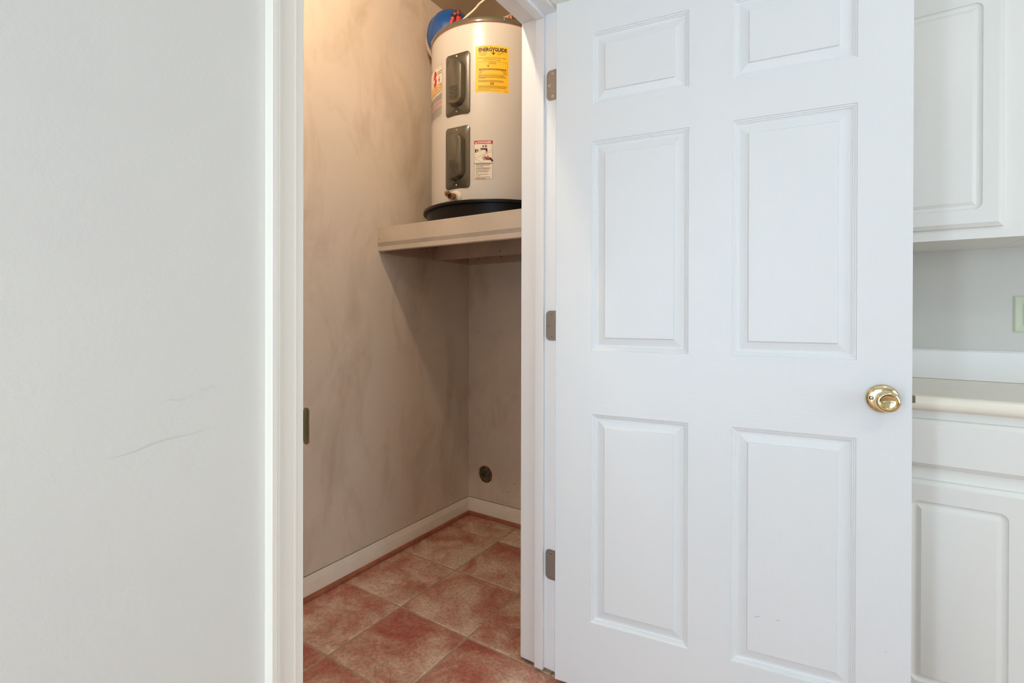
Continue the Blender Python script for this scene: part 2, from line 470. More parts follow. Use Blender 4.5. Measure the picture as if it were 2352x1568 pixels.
e = empty('baseboard_left', (0, RY0, 0)); struct(e, 'white baseboard along the room wall left of the doorway', 'baseboard')
run(BP, M_trim, 'board', e, 'y+', (0, RY0), (0, -0.882))

# ------------------------------------------------------------------ door frame
fr = empty('trim_1', (-WT / 2, 0, 0)); struct(fr, 'white door jamb and stops lining the closet opening', 'door frame')
JB = 0.011
b = MB(); b.box(-WT, 0.0005, 0, 0.0185, JB, HEAD + 0.0185); b.build('side_jamb', M_jamb, fr, 0.0012)
b = MB(); b.box(-WT, 0.0005, JL - 0.0185, JL, JB, HEAD + 0.0185); b.build('side_jamb', M_jamb, fr, 0.0012)
b = MB(); b.box(-WT, 0.0005, JL, 0, HEAD, HEAD + 0.0185); b.build('head_jamb', M_jamb, fr, 0.0012)
SX0, SX1, ST = -0.0640, -0.0350, 0.011
MB().box(SX0, SX1, -ST, 0, 0.008, HEAD - ST).build('door_stop', M_jamb, fr, 0.002)
MB().box(SX0, SX1, JL, JL + ST, 0.008, HEAD - ST).build('door_stop', M_jamb, fr, 0.002)
MB().box(SX0, SX1, JL, 0, HEAD - ST, HEAD).build('door_stop', M_jamb, fr, 0.002)
# strike plate with its lip on the latch-side jamb
b = MB()
P = rloop(-0.030, 0.000, 0.8640, 0.9130, 0.004)
b.rings([[(x, JL + 0.0002, z) for x, z in P], [(x, JL + 0.0014, z) for x, z in P]], True, True, True)
P = rloop(0.0, 0.0112, 0.8605, 0.9170, 0.0045)
R1 = [(x, JL + 0.0014 + (0.0 if x < 0.008 else (x - 0.008) * 0.5), z) for x, z in P]; R2 = [(x, y - 0.0012, z) for x, y, z in R1]
b.rings([R1, R2], True, True, True)
sp = b.build('strike_plate', plain('strike_brass', (150, 128, 92), 0.3, 0.9), fr, smooth=30)
sp['label'] = 'dull metal strike plate'

def casing(idx, label, side):
    prof = [(0, 0), (0, 0.0165), (0.001, 0.0176), (0.0085, 0.0176), (0.0095, 0.0158), (0.0105, 0.0160), (0.012, 0.0166), (0.0145, 0.0160), (0.018, 0.0138), (0.026, 0.0116), (0.036, 0.0106), (0.0395, 0.0108),
            (0.0405, 0.0116), (0.0425, 0.0116), (0.0435, 0.0105), (0.0545, 0.0096), (0.0555, 0.0086), (0.0555, 0)]
    W_ = 0.0555; zi = HEAD + 0.006; yl = JL - 0.006; yr = 0.006
    A, B = [], []
    for o_, th in prof:
        d = W_ - o_
        if side == 'l': A.append((th, yl - d, 0.006)); B.append((th, yl - d, zi + d))
        if side == 'r': A.append((th, yr + d, 0.006)); B.append((th, yr + d, zi + d))
        if side == 't': A.append((th, yl - d, zi + d)); B.append((th, yr + d, zi + d))
    o = MB().rings([A, B], True, True, True).build('trim_%d' % idx, M_trim, smooth=35)
    struct(o, label, 'casing')
casing(2, 'moulded white door casing on the left side of the opening', 'l')
casing(3, 'moulded white head casing above the opening', 't')
casing(4, 'moulded white casing behind the open door', 'r')

# ------------------------------------------------------------------ the open six-panel door
DA = radians(8.2986); DO = Vector((0.020, -0.0347, 0.0))
door = empty('door_1', DO, DA)
struct(door, 'white six-panel door standing open with a brass knob', 'door')
DM = Matrix.Translation(DO) @ Matrix.Rotation(DA, 4, 'Z')
DW, DT, DZ0, DZ1 = 0.8134, 0.0345, 0.0215, 1.9405
U = [0.1043, 0.3569, 0.4582, 0.7136]
Z = [0.2099, 0.7855, 0.9602, 1.5360, 1.6368, 1.8339]
cols = [(U[0], U[1]), (U[2], U[3])]; rows = [(Z[0], Z[1]), (Z[2], Z[3]), (Z[4], Z[5])]
def in_door(o):
    o.parent = door; o.matrix_parent_inverse = Matrix.Identity(4); return o
def local_part(b, name, mats, par=None, **kw):
    o = b.build(name, mats, None, **kw)
    o.parent = par or door; o.matrix_parent_inverse = Matrix.Identity(4)
    return o
b = MB()
ux = [0.0] + U + [DW]; uz = [DZ0] + Z + [DZ1]
gv = {}
def gvert(i, j):
    if (i, j) not in gv: gv[(i, j)] = b.add([(ux[i], 0, uz[j])])[0]
    return gv[(i, j)]
for i in range(5):
    for j in range(7):
        if i in (1, 3) and j in (1, 3, 5): continue
        b.face((gvert(i, j), gvert(i + 1, j), gvert(i + 1, j + 1), gvert(i, j + 1)), 0 if i in (0, 4) or (i == 2 and j in (1, 3, 5)) else 1)
e_ = b.add([(0, DT, DZ0), (DW, DT, DZ0), (DW, DT, DZ1), (0, DT, DZ1)])
b.face((e_[1], e_[0], e_[3], e_[2]))
b.face([gvert(i, 0) for i in range(5, -1, -1)] + [e_[0], e_[1]]); b.face([gvert(i, 7) for i in range(6)] + [e_[2], e_[3]])
b.face([gvert(0, j) for j in range(8)] + [e_[3], e_[0]]); b.face([gvert(5, j) for j in range(7, -1, -1)] + [e_[1], e_[2]])
slab = local_part(b, 'slab', [M_doorV, M_doorH], recalc=False)
PROF = [(0, 0), (0.0012, 0.0022), (0.0042, 0.0030), (0.0048, 0.0050), (0.0078, 0.0056), (0.0084, 0.0076), (0.012, 0.0092), (0.0165, 0.0092), (0.021, 0.0082), (0.0335, 0.0050), (0.0345, 0.0046), (0.0362, 0.0014), (0.0372, 0.0010)]
for (x0, x1) in cols:
    for (z0, z1) in rows:
        b = MB()
        R = [[(x0 + d, h, z0 + d), (x1 - d, h, z0 + d), (x1 - d, h, z1 - d), (x0 + d, h, z1 - d)] for d, h in PROF]
        b.rings(R, True, False, True)
        local_part(b, 'panel', M_doorV)
# knob
KX, KZ = 0.761, 0.8775
kn = local_part(MB().lathe((KX, 0, KZ), (0, -1, 0), [(0.0315, 0), (0.0318, 0.0015), (0.0305, 0.0042), (0.027, 0.0066), (0.021, 0.0085), (0.0135, 0.0100), (0.0125, 0.0125)], 48, False, True), 'door_knob', M_brass, smooth=50)
kn['label'] = 'polished brass knob with round rosette'
local_part(MB().lathe((KX, 0, KZ), (0, -1, 0), [(0.0112, 0.010), (0.0108, 0.020), (0.0122, 0.025), (0.0165, 0.0290), (0.0205, 0.0345), (0.0226, 0.0405), (0.0229, 0.0445), (0.0220, 0.0485), (0.0195, 0.0515), (0.0165, 0.0522), (0.0148, 0.0508), (0.0138, 0.0488), (0.0130, 0.0484), (0.0004, 0.0492)], 48, False, True), 'grip', M_brass, kn, smooth=50)
b = MB(); b.box(KX - 0.009, KX + 0.009, -0.0505, -0.0488, KZ - 0.0014, KZ + 0.0006); local_part(b, 'thumb_slot', M_brass, kn, bevel=0.0005)
local_part(MB().lathe((KX - 0.0215, 0, KZ + 0.001), (0, -1, 0), [(0.0044, 0.0065), (0.0042, 0.0092), (0.0030, 0.0094), (0.0030, 0.0082), (0.0002, 0.0082)], 16), 'rosette_screw', M_dark, kn)
local_part(MB().lathe((KX - 0.0215, 0, KZ + 0.001), (0, -1, 0), [(0.0028, 0.0080), (0.0026, 0.0095), (0.0002, 0.0099)], 12), 'screw_head', M_zinc, kn)
b = MB(); b.box(DW, DW + 0.0006, 0.004, 0.0305, KZ - 0.03, KZ + 0.03); lt = local_part(b, 'latch_plate', M_latch)
b = MB(); b.box(DW + 0.0006, DW + 0.0085, 0.010, 0.024, KZ - 0.007, KZ + 0.0085); local_part(b, 'latch_bolt', M_latch, lt, bevel=0.001)
# tiny marks on the lower panel
M_mark = plain('grey_scratch', (150, 148, 146), 0.6)
MARKS = [((0.5103, 0.3306), (0.5225, 0.3359), 0.0008), ((0.5568, 0.3358), (0.5641, 0.3350), 0.0008), ((0.768, 0.3217), (0.771, 0.3214), -0.0002)]
for (ua, za), (ub, zb2), dep in MARKS:
    b = MB(); b.rings([[(ua, dep, za - 0.0005), (ub, dep, zb2 - 0.0005)], [(ua, dep, za + 0.0004), (ub, dep, zb2 + 0.0004)]], False)
    local_part(b, 'scratch', M_mark)
# hinges: leaf on the jamb (with three screws), barrel, leaf on the door edge
for hz in (1.7318, 1.0267, 0.3238):
    b = MB()
    P = [p for p in rloop(-0.0305, 0.012, hz - 0.0440, hz + 0.0440, 0.0135, 6)]
    P = [(min(x, 0.0015), z) for x, z in P]
    b.rings([[(x, -0.0002, z) for x, z in P], [(x, -0.0019, z) for x, z in P]], True, True, True)
    hg = b.build('hinge', M_steel, door)
    hg['label'] = 'worn metal hinge leaf with three screws'
    for sx, sz in ((-0.0105, 0.0335), (-0.0205, 0.0), (-0.0105, -0.0335)):
        MB().lathe((sx, -0.0019, hz + sz), (0, -1, 0), [(0.0040, 0), (0.0036, 0.0007), (0.0014, 0.0009), (0.0012, 0.0002), (0.0001, 0.0002)], 16).build('screw', M_zinc, hg)
        MB().lathe((sx, -0.0022, hz + sz), (0, -1, 0), [(0.0015, 0), (0.0012, 0.0009), (0.0001, 0.0009)], 10).build('screw_recess', M_dark, hg)
    MB().lathe((0.0085, -0.0035, hz - 0.044), (0, 0, 1), [(0.0002, -0.002), (0.0052, 0), (0.0052, 0.0172), (0.0049, 0.0176), (0.0052, 0.018), (0.0052, 0.0352), (0.0049, 0.0356), (0.0052, 0.036), (0.0052, 0.088), (0.0002, 0.090)], 14).build('barrel', M_steel, hg, smooth=40)

# ------------------------------------------------------------------ closet shelf that carries the heater
sh = empty('heater_shelf', (CW, 0.171, 1.318))
tag(sh, 'deep painted wooden shelf carrying the water heater in the closet', 'shelf')
b = MB(); A = []; B = []
for y, z in ((0.1905, 1.4250), (0.1712, 1.4250), (0.1706, 1.4240), (0.1706, 1.3605), (0.1712, 1.3592), (0.1765, 1.3470), (0.1775, 1.3450), (0.1752, 1.3438), (0.1750, 1.3285), (0.1762, 1.3262), (0.1790, 1.3252), (0.1905, 1.3252)):
    A.append((CW + 0.0005, y, z)); B.append((-WT - 0.001, y, z))
b.rings([A, B], True, True, True)
b.build('fascia', M_shelf, sh)
MB().box(CW + 0.0005, -WT - 0.001, 0.1905, CB - 0.0005, 1.406, 1.425).build('deck', M_shelf2, sh)
def board(nm, x0, x1, y0, y1, z0, z1, nails=()):
    o = MB().box(x0, x1, y0, y1, z0, z1).build(nm, M_shelf2, sh, 0.0015)
    for p, ax in nails:
        MB().lathe(p, ax, [(0.0030, 0), (0.0024, 0.0008), (0.0001, 0.001)], 8).build('nail', M_nail, o)
board('side_ledger', CW + 0.0005, CW + 0.020, 0.1915, 0.504, 1.318, 1.405, [((CW + 0.020, 0.455, 1.366), (1, 0, 0)), ((CW + 0.020, 0.462, 1.351), (1, 0, 0))])
board('side_ledger', CW + 0.0005, CW + 0.020, 0.546, CB - 0.0005, 1.318, 1.405)
board('joist', CW + 0.0005, -WT - 0.001, 0.506, 0.544, 1.318, 1.405, [((CW + 0.034, 0.506, 1.375), (0, -1, 0)), ((-0.55, 0.506, 1.335), (0, -1, 0))])
board('back_ledger', CW + 0.022, -WT - 0.001, CB - 0.038, CB - 0.0005, 1.318, 1.405, [((-0.86, CB - 0.038, 1.34), (0, -1, 0)), ((-0.72, CB - 0.038, 1.345), (0, -1, 0))])
for i_, (x_, y_, z_) in enumerate(((CW + 0.012, 0.1706, 1.375),)):
    MB().lathe((x_, y_, z_), (0, -1, 0), [(0.002, 0), (0.0001, 0.0008)], 8).build('nail', M_nail, sh)

# ------------------------------------------------------------------ drain pan
PX, PY, PR = -0.560, 0.4855, 0.3085
pan = empty('drain_pan', (PX, PY, 1.4252))
tag(pan, 'shallow round black drain pan under the water heater', 'pan')
z0 = 1.4255
MB().lathe((PX, PY, z0), (0, 0, 1), [(0.0005, 0.0), (0.286, 0.0), (0.290, 0.004), (0.2945, 0.056), (0.2912, 0.056), (0.287, 0.006), (0.0005, 0.003)], 96).build('basin', M_panb, pan, smooth=40)
MB().lathe((PX, PY, z0), (0, 0, 1), [(0.2918, 0.0535), (0.3055, 0.0530), (0.3080, 0.0535), (PR, 0.0550), (PR, 0.0640), (0.3075, 0.0655), (0.3052, 0.0655), (0.3045, 0.064), (0.3045, 0.0565), (0.2918, 0.0565)], 96).build('rim', M_panb, pan, smooth=40)

# ------------------------------------------------------------------ water heater
HCX, HCY, HRad = -0.5858, 0.487, 0.257
HZ0, HZ1, HZT = 1.4290, 2.1895, 2.2115
wh = empty('water_heater', (HCX, HCY, HZ0))
tag(wh, 'white electric water heater on the closet shelf with a yellow energy label', 'water heater')
def cy(th, z, dr=0.0):
    return (HCX + (HRad + dr) * cos(th), HCY + (HRad + dr) * sin(th), z)
MB().lathe((HCX, HCY, 0), (0, 0, 1), [(0.001, HZ0), (HRad - 0.006, HZ0), (HRad, HZ0 + 0.006), (HRad, HZ1), (HRad - 0.003, HZ1 + 0.001)], 128).build('body', M_tank, wh, smooth=40)
MB().lathe((HCX, HCY, 0), (0, 0, 1), [(HRad + 0.0008, HZ1 - 0.0008), (HRad + 0.0022, HZ1 + 0.0012), (HRad + 0.0022, HZ1 + 0.0022)], 128).build('seam', M_pink, wh, smooth=True)
MB().lathe((HCX, HCY, 0), (0, 0, 1), [(HRad + 0.0022, HZ1 + 0.0012), (HRad + 0.0028, HZ1 + 0.0025), (HRad + 0.0028, HZT - 0.0025), (HRad + 0.001, HZT), (HRad - 0.004, HZT), (HRad - 0.006, HZT - 0.004), (0.001, HZT - 0.004)], 128).build('top_cap', M_capm, wh, smooth=40)
def out(th): return (cos(th), sin(th), 0)
def tscrew(th_deg, z, parent, dr=0.0, r=0.0048, nm='screw'):
    th = radians(th_deg)
    MB().lathe(cy(th, z, dr), out(th), [(r, 0), (r * 0.9, r * 0.5), (r * 0.45, r * 0.85), (0.0001, r * 0.9)], 14).build(nm, M_zinc, parent, smooth=50)
for d_ in (-42.7, -126.5, 40, 130): tscrew(d_, (HZ1 + HZT) / 2 + 0.002, wh, 0.0028, 0.004)

def curved(name, mat, parent, s0, s1, z0, z1, dr, ns=14, th0=0.0):
    """patch on the tank: s = arc angle in degrees"""
    b = MB(); A = []; B = []
    for i in range(ns + 1):
        th = radians(s0 + (s1 - s0) * i / ns)
        A.append(cy(th, z0, dr)); B.append(cy(th, z1, dr))
    b.rings([A, B], False)
    return b.build(name, mat, parent, smooth=True, recalc=False)

def cover(thc, zc_, parent):
    hw, hh = 0.0570, 0.1215
    def M_(x, z, dr):
        return cy(radians(thc) + x / HRad, zc_ + z, dr)
    b = MB()
    spec = [(-hw, hw, -hh, hh, 0.014, 0.0002), (-hw, hw, -hh, hh, 0.014, 0.0036), (-hw + 0.0015, hw - 0.0015, -hh + 0.0015, hh - 0.0015, 0.0130, 0.0048),
            (-0.0395, 0.0395, -0.0925, 0.0925, 0.0394, 0.0050), (-0.0385, 0.0385, -0.0915, 0.0915, 0.0384, 0.0062), (-0.030, 0.030, -0.084, 0.084, 0.0299, 0.0245), (-0.0275, 0.0275, -0.082, 0.082, 0.0274, 0.0258)]
    R = [[M_(x, z, dr) for x, z in rloop(x0, x1, q0, q1, r, 8)] for x0, x1, q0, q1, r, dr in spec]
    b.rings(R, True, False, False)
    n = len(R[-1]); ids = list(range(len(b.v) - n, len(b.v)))
    h = n // 2  # fill the flat top with strips between left and right halves (curved with the tank)
    b.face(ids)
    o = b.build('access_cover', M_olive, parent, smooth=45)
    o['label'] = 'grey-olive metal access cover with a raised oblong boss'
    tscrew(thc, zc_ + 0.108, o, 0.0046, 0.0042); tscrew(thc, zc_ - 0.108, o, 0.0046, 0.0042)
    b = MB(); rg = random.Random(int(zc_ * 100))
    for i in range(8):
        z = -0.018 - i * 0.0068
        x = -0.019
        while x < 0.017:
            l = rg.uniform(0.003, 0.008)
            q = [M_(x, z, 0.0256), M_(min(x + l, 0.019), z, 0.0256), M_(min(x + l, 0.019), z + 0.0030, 0.0256), M_(x, z + 0.0030, 0.0256)]
            q2 = [M_(x, z, 0.0266), M_(min(x + l, 0.019), z, 0.0266), M_(min(x + l, 0.019), z + 0.0030, 0.0266), M_(x, z + 0.0030, 0.0266)]
            b.rings([q, q2], True, False, True); x += l + 0.0018
    b.build('embossed_lettering', M_olive, o)
    return o
cover(-85.0, 1.9617, wh); cover(-85.0, 1.6733, wh)

# ---- lettering wrapped on the tank
def text_mesh(body, bold=0.0):
    cu = bpy.data.curves.new('t', 'FONT'); cu.body = body; cu.size = 1.0; cu.resolution_u = 2
    cu.offset = bold
    ob = bpy.data.objects.new('t', cu); COL.objects.link(ob)
    bpy.context.view_layer.update()
    dg = bpy.context.evaluated_depsgraph_get(); ev = ob.evaluated_get(dg); me = ev.to_mesh()
    V = [(v.co.x, v.co.y) for v in me.vertices]; F = [tuple(p.vertices) for p in me.polygons]
    ev.to_mesh_clear(); bpy.data.objects.remove(ob, do_unlink=True); bpy.data.curves.remove(cu)
    return V, F
class Label:
    """flat print on a patch of the tank; (x right, y down) in metres from the top-left corner"""
    def __init__(s, th0, ztop, parent): s.th0, s.zt, s.parent = radians(th0), ztop, parent
    def P(s, x, y, dr=0.0010): return cy(s.th0 + x / HRad, s.zt - y, dr)
    def text(s, body, x0, y0, wdt, hgt, mat, bold=0.0, name='lettering', dr=0.0010):
        V, F = text_mesh(body, bold)
        ax = [v[0] for v in V]; ay = [v[1] for v in V]
        mnx, mxx, mny, mxy = min(ax), max(ax), min(ay), max(ay)
        b = MB(); b.add([s.P(x0 + (x - mnx) / (mxx - mnx) * wdt, y0 + hgt - (y - mny) / (mxy - mny) * hgt, dr) for x, y in V])
        for f in F: b.face(f)
        return b.build(name, mat, s.parent, recalc=False)
    def rect(s, b, x0, y0, x1, y1, dr=0.0010, n=None):
        n = n or max(1, int(abs(x1 - x0) / 0.012))
        A = [s.P(x0 + (x1 - x0) * i / n, y1, dr) for i in range(n + 1)]; B = [s.P(x0 + (x1 - x0) * i / n, y0, dr) for i in range(n + 1)]
        b.rings([A, B], False)
    def poly(s, pts, mat, name, dr=0.0010, parent=None):
        b = MB(); b.face(b.add([s.P(x, y, dr) for x, y in pts])); return b.build(name, mat, parent or s.parent, recalc=False)
    def frame(s, x0, y0, x1, y1, wd, mat, name='border'):
        b = MB()
        s.rect(b, x0, y0, x1, y0 + wd); s.rect(b, x0, y1 - wd, x1, y1); s.rect(b, x0, y0, x0 + wd, y1); s.rect(b, x1 - wd, y0, x1, y1)
        b.build(name, mat, s.parent, recalc=False)
    def lines(s, rows, mat, seed=1, name='fine_print'):
        """rows of (x0, x1, y, height): unreadable small print as word-length dashes"""
        b = MB(); rg = random.Random(seed)
        for x0, x1, y, h in rows:
            x = x0
            while x < x1 - 0.0006:
                l = min(rg.uniform(0.0022, 0.0062), x1 - x)
                s.rect(b, x, y + h * 0.22, x + l, y + h * 0.82, n=1); x += l + 0.0009
        o = b.build(name, mat, s.parent, recalc=False); o['kind'] = 'stuff'
    def stroke(s, b, pts, wd):
        for (xa, ya), (xb, yb) in zip(pts, pts[1:]):
            L = sqrt((xb - xa) ** 2 + (yb - ya) ** 2) or 1e-6
            nx, ny = -(yb - ya) / L * wd / 2, (xb - xa) / L * wd / 2
            b.face(b.add([s.P(xa + nx, ya + ny), s.P(xb + nx, yb + ny), s.P(xb - nx, yb - ny), s.P(xa - nx, ya - ny)]))

# yellow energy guide
E0, E1, EZ1, EZ0 = -67.7, -38.7, 2.0975, 1.9176
el = curved('energy_label', M_yel, wh, E0, E1, EZ0, EZ1, 0.0005, 18); el['label'] = 'yellow energy guide sticker'
L = Label(E0, EZ1, el); LW = radians(E1 - E0) * HRad; LH = EZ1 - EZ0
sx, sy = LW / 860.0, LH / 1205.0   # units of the zoomed photograph
def X(v): return (v - 128) * sx
def Yy(v): return (v - 190) * sy
L.text('ENERG', X(212), Yy(240), 345 * sx, 102 * sy, M_ink, 0.05)
L.text('GUIDE', X(628), Yy(240), 316 * sx, 102 * sy, M_ink, 0.05)
b = MB()
L.stroke(b, [(X(556), Yy(228)), (X(594), Yy(300))], 22 * sx); L.stroke(b, [(X(632), Yy(228)), (X(590), Yy(300))], 22 * sx)
L.rect(b, X(581), Yy(290), X(603), Yy(402)); b.build('arrow', M_ink, el, recalc=False)
L.poly([(X(540), Yy(372)), (X(552), Yy(362)), (X(592), Yy(398)), (X(632), Yy(362)), (X(644), Yy(372)), (X(592), Yy(432))], M_ink, 'arrow')
L.text('Compare the Energy Use of this Water Heater', X(182), Yy(488), 740 * sx, 40 * sy, M_ink, 0.01)
L.text('with Others Before You Buy', X(318), Yy(540), 455 * sx, 38 * sy, M_ink, 0.01)
L.frame(X(196), Yy(605), X(960), Yy(930), 0.0006, M_ink)
L.text('This Model Uses', X(470), Yy(602), 196 * sx, 24 * sy, M_ink, 0.01)
L.lines([(X(470), X(655), Yy(648), 20 * sy)], M_ink, 4)
L.poly([(X(438), Yy(696)), (X(480), Yy(696)), (X(459), Yy(752))], M_ink, 'pointer')
b = MB(); L.rect(b, X(232), Yy(782), X(922), Yy(818)); b.build('scale_bar', M_ink, el, recalc=False)
Lw = Label(E0, EZ1, el)
b = MB(); rg = random.Random(5); x = 262
while x < 880:
    l = rg.uniform(10, 34); L.rect(b, X(x), Yy(794), X(x + l), Yy(808), 0.0013, 1); x += l + 9
b.build('scale_print', M_yel, el, recalc=False)
L.lines([(X(212), X(570), Yy(194), 10 * sy), (X(210), X(445), Yy(355), 16 * sy), (X(212), X(425), Yy(396), 16 * sy), (X(235), X(390), Yy(430), 16 * sy), (X(690), X(885), Yy(362), 18 * sy), (X(690), X(790), Yy(400), 20 * sy)], M_ink, 6)
L.lines([(X(228), X(365), Yy(826), 18 * sy), (X(228), X(305), Yy(858), 18 * sy), (X(228), X(288), Yy(890), 18 * sy), (X(800), X(935), Yy(836), 18 * sy), (X(840), X(930), Yy(868), 18 * sy), (X(855), X(920), Yy(900), 18 * sy)], M_ink, 7)
L.lines([(X(205), X(880), Yy(950), 17 * sy), (X(205), X(915), Yy(976), 17 * sy), (X(205), X(920), Yy(1002), 17 * sy), (X(205), X(395), Yy(1026), 17 * sy),
         (X(205), X(862), Yy(1084), 20 * sy), (X(205), X(850), Yy(1112), 20 * sy),
         (X(205), X(955), Yy(1222), 18 * sy), (X(205), X(930), Yy(1250), 18 * sy), (X(205), X(925), Yy(1278), 18 * sy), (X(165), X(512), Yy(1318), 12 * sy), (X(165), X(775), Yy(1342), 10 * sy), (X(870), X(975), Yy(1350), 12 * sy)], M_ink, 8)
b = MB(); L.rect(b, X(515), Yy(1150), X(602), Yy(1196)); b.build('cost_box', M_ink, el, recalc=False)
b = MB(); L.rect(b, X(528), Yy(1164), X(588), Yy(1182), 0.0013); b.build('cost_print', M_yel, el, recalc=False)

# danger sticker
D0, D1, DZt, DZb = -68.6, -52.4, 1.7310, 1.5810
dl = curved('danger_label', M_paper, wh, D0, D1, DZb, DZt, 0.0005, 12); dl['label'] = 'white scald warning sticker with red danger heading'
L = Label(D0, DZt, dl); LW = radians(D1 - D0) * HRad; LH = DZt - DZb
sx, sy = LW / 615.0, LH / 1265.0
def X(v): return (v - 130) * sx
def Yy(v): return (v - 190) * sy
b = MB(); L.rect(b, X(132), Yy(192), X(736), Yy(298)); b.build('heading_band', M_redink, dl, recalc=False)
L.text('DANGER', X(250), Yy(212), 450 * sx, 66 * sy, M_white, 0.02, dr=0.0014)
L.poly([(X(160), Yy(280)), (X(224), Yy(280)), (X(192), Yy(222))], M_white, 'warning_triangle', 0.0014)
L.frame(X(132), Yy(192), X(742), Yy(1450), 0.0007, M_ink)
b = MB()
L.rect(b, X(132), Yy(925), X(740), Yy(940))
L.stroke(b, [(X(140), Yy(745)), (X(520), Yy(570)), (X(700), Yy(510)), (X(735), Yy(535))], 0.0007)
L.stroke(b, [(X(420), Yy(905)), (X(190), Yy(800)), (X(185), Yy(770)), (X(300), Yy(705)), (X(520), Yy(620)), (X(680), Yy(565)), (X(735), Yy(580))], 0.0007)
L.stroke(b, [(X(692), Yy(300)), (X(692), Yy(520))], 0.0007)
b.build('basin_outline', M_ink, dl, recalc=False)
b = MB()   # faucet
L.rect(b, X(352), Yy(440), X(540), Yy(494)); L.rect(b, X(512), Yy(452), X(570), Yy(550))
L.stroke(b, [(X(360), Yy(405)), (X(335), Yy(440)), (X(332), Yy(490)), (X(355), Yy(535)), (X(378), Yy(525))], 0.0010)
L.rect(b, X(158), Yy(460), X(205), Yy(580)); L.rect(b, X(415), Yy(345), X(450), Yy(415))
for cx_, cy_ in ((250, 512), (518, 375)):
    for q in range(3):
        an = q * pi / 3 + 0.4
        L.stroke(b, [(X(cx_ - 48 * cos(an)), Yy(cy_ - 62 * sin(an))), (X(cx_ + 48 * cos(an)), Yy(cy_ + 62 * sin(an)))], 0.0017)
b.build('faucet_print', M_ink, dl, recalc=False)
b = MB()   # hand
L.stroke(b, [(X(740), Yy(870)), (X(690), Yy(800)), (X(650), Yy(760))], 0.0075)
L.stroke(b, [(X(660), Yy(770)), (X(610), Yy(735)), (X(565), Yy(680))], 0.0026)
L.stroke(b, [(X(670), Yy(790)), (X(520), Yy(745)), (X(465), Yy(670))], 0.0022)
L.stroke(b, [(X(670), Yy(790)), (X(500), Yy(765)), (X(425), Yy(715))], 0.0022)
L.stroke(b, [(X(670), Yy(795)), (X(520), Yy(785)), (X(395), Yy(757))], 0.0022)
L.stroke(b, [(X(670), Yy(815)), (X(540), Yy(815)), (X(420), Yy(822))], 0.0022)
b.build('hand_print', M_ink, dl, recalc=False)
b = MB()
for pts in (([(500, 730), (590, 745)]), ([(530, 770), (620, 770)]), ([(540, 800), (650, 805)])):
    for (p, q) in zip(pts, pts[1:]):
        xa, ya, xb, yb = X(p[0]), Yy(p[1]), X(q[0]), Yy(q[1])
        b.face(b.add([L.P(xa, ya - 0.0014, 0.0014), L.P(xb, yb - 0.0014, 0.0014), L.P(xb, yb + 0.0014, 0.0014), L.P(xa, ya + 0.0014, 0.0014)]))
b.build('burn_print', M_redink, dl, recalc=False)
b = MB(); L.stroke(b, [(X(545), Yy(560)), (X(545), Yy(630))], 0.0045); b.build('water_print', M_pinkink, dl, recalc=False)
L.lines([(X(182), X(680), Yy(950), 24 * sy), (X(182), X(640), Yy(985), 24 * sy), (X(182), X(445), Yy(1030), 24 * sy), (X(182), X(680), Yy(1075), 24 * sy), (X(182), X(645), Yy(1110), 24 * sy),
         (X(182), X(625), Yy(1160), 24 * sy), (X(182), X(590), Yy(1200), 24 * sy), (X(182), X(268), Yy(1245), 22 * sy), (X(182), X(590), Yy(1285), 22 * sy), (X(182), X(340), Yy(1330), 22 * sy), (X(182), X(655), Yy(1375), 24 * sy), (X(182), X(500), Yy(1415), 24 * sy)], M_ink, 11)

# rating sticker wrapping round the left of the tank
Q0, Q1 = -146.0, -103.4
rl = curved('rating_label', M_paper, wh, Q0, Q1, 1.9640, 2.0700, 0.0005, 24); rl['label'] = 'white maker label with red emblem and black border'
L = Label(Q0, 2.0700, rl); LW = radians(Q1 - Q0) * HRad
L.frame(0.001, 0.001, LW - 0.001, 0.105, 0.0009, M_ink)
xr = LW   # right edge
b = MB(); L.rect(b, 0.002, 0.076, xr - 0.003, 0.1035); b.build('tan_strip', M_tan, rl, recalc=False)
b = MB(); L.rect(b, 0.002, 0.074, xr - 0.003, 0.0748, 0.0012); b.build('rule', M_ink, rl, recalc=False)
pts = [(xr - 0.062 + 0.017 * cos(2 * pi * j / 28), 0.044 + 0.034 * sin(2 * pi * j / 28)) for j in range(28)]
L.poly(pts, M_redink, 'emblem')
L.poly([(xr - 0.080, 0.046), (xr - 0.044, 0.034), (xr - 0.044, 0.046), (xr - 0.080, 0.058)], M_white, 'emblem_band', 0.0014)
L.lines([(xr - 0.040, xr - 0.006, 0.009, 0.0022), (xr - 0.040, xr - 0.005, 0.022, 0.0055), (xr - 0.040, xr - 0.008, 0.030, 0.0055), (xr - 0.060, xr - 0.030, 0.083, 0.004), (xr - 0.060, xr - 0.034, 0.092, 0.004)], M_ink, 21)
L.text('6', xr - 0.030, 0.042, 0.011, 0.026, M_redink, 0.03)
b = MB()
for j in range(16):
    a0, a1 = 2 * pi * j / 16, 2 * pi * (j + 1) / 16
    L.stroke(b, [(xr - 0.0135 + 0.0075 * cos(a0), 0.090 + 0.0085 * sin(a0)), (xr - 0.0135 + 0.0075 * cos(a1), 0.090 + 0.0085 * sin(a1))], 0.0014)
L.stroke(b, [(xr - 0.018, 0.087), (xr - 0.0135, 0.092), (xr - 0.009, 0.087)], 0.0018); L.rect(b, xr - 0.018, 0.0785, xr - 0.009, 0.081)
b.build('approval_mark', M_ink, rl, recalc=False)
L2 = Label(Q0, 1.9600, rl)
yy = 0.0
rows_b, rows_r = [], []
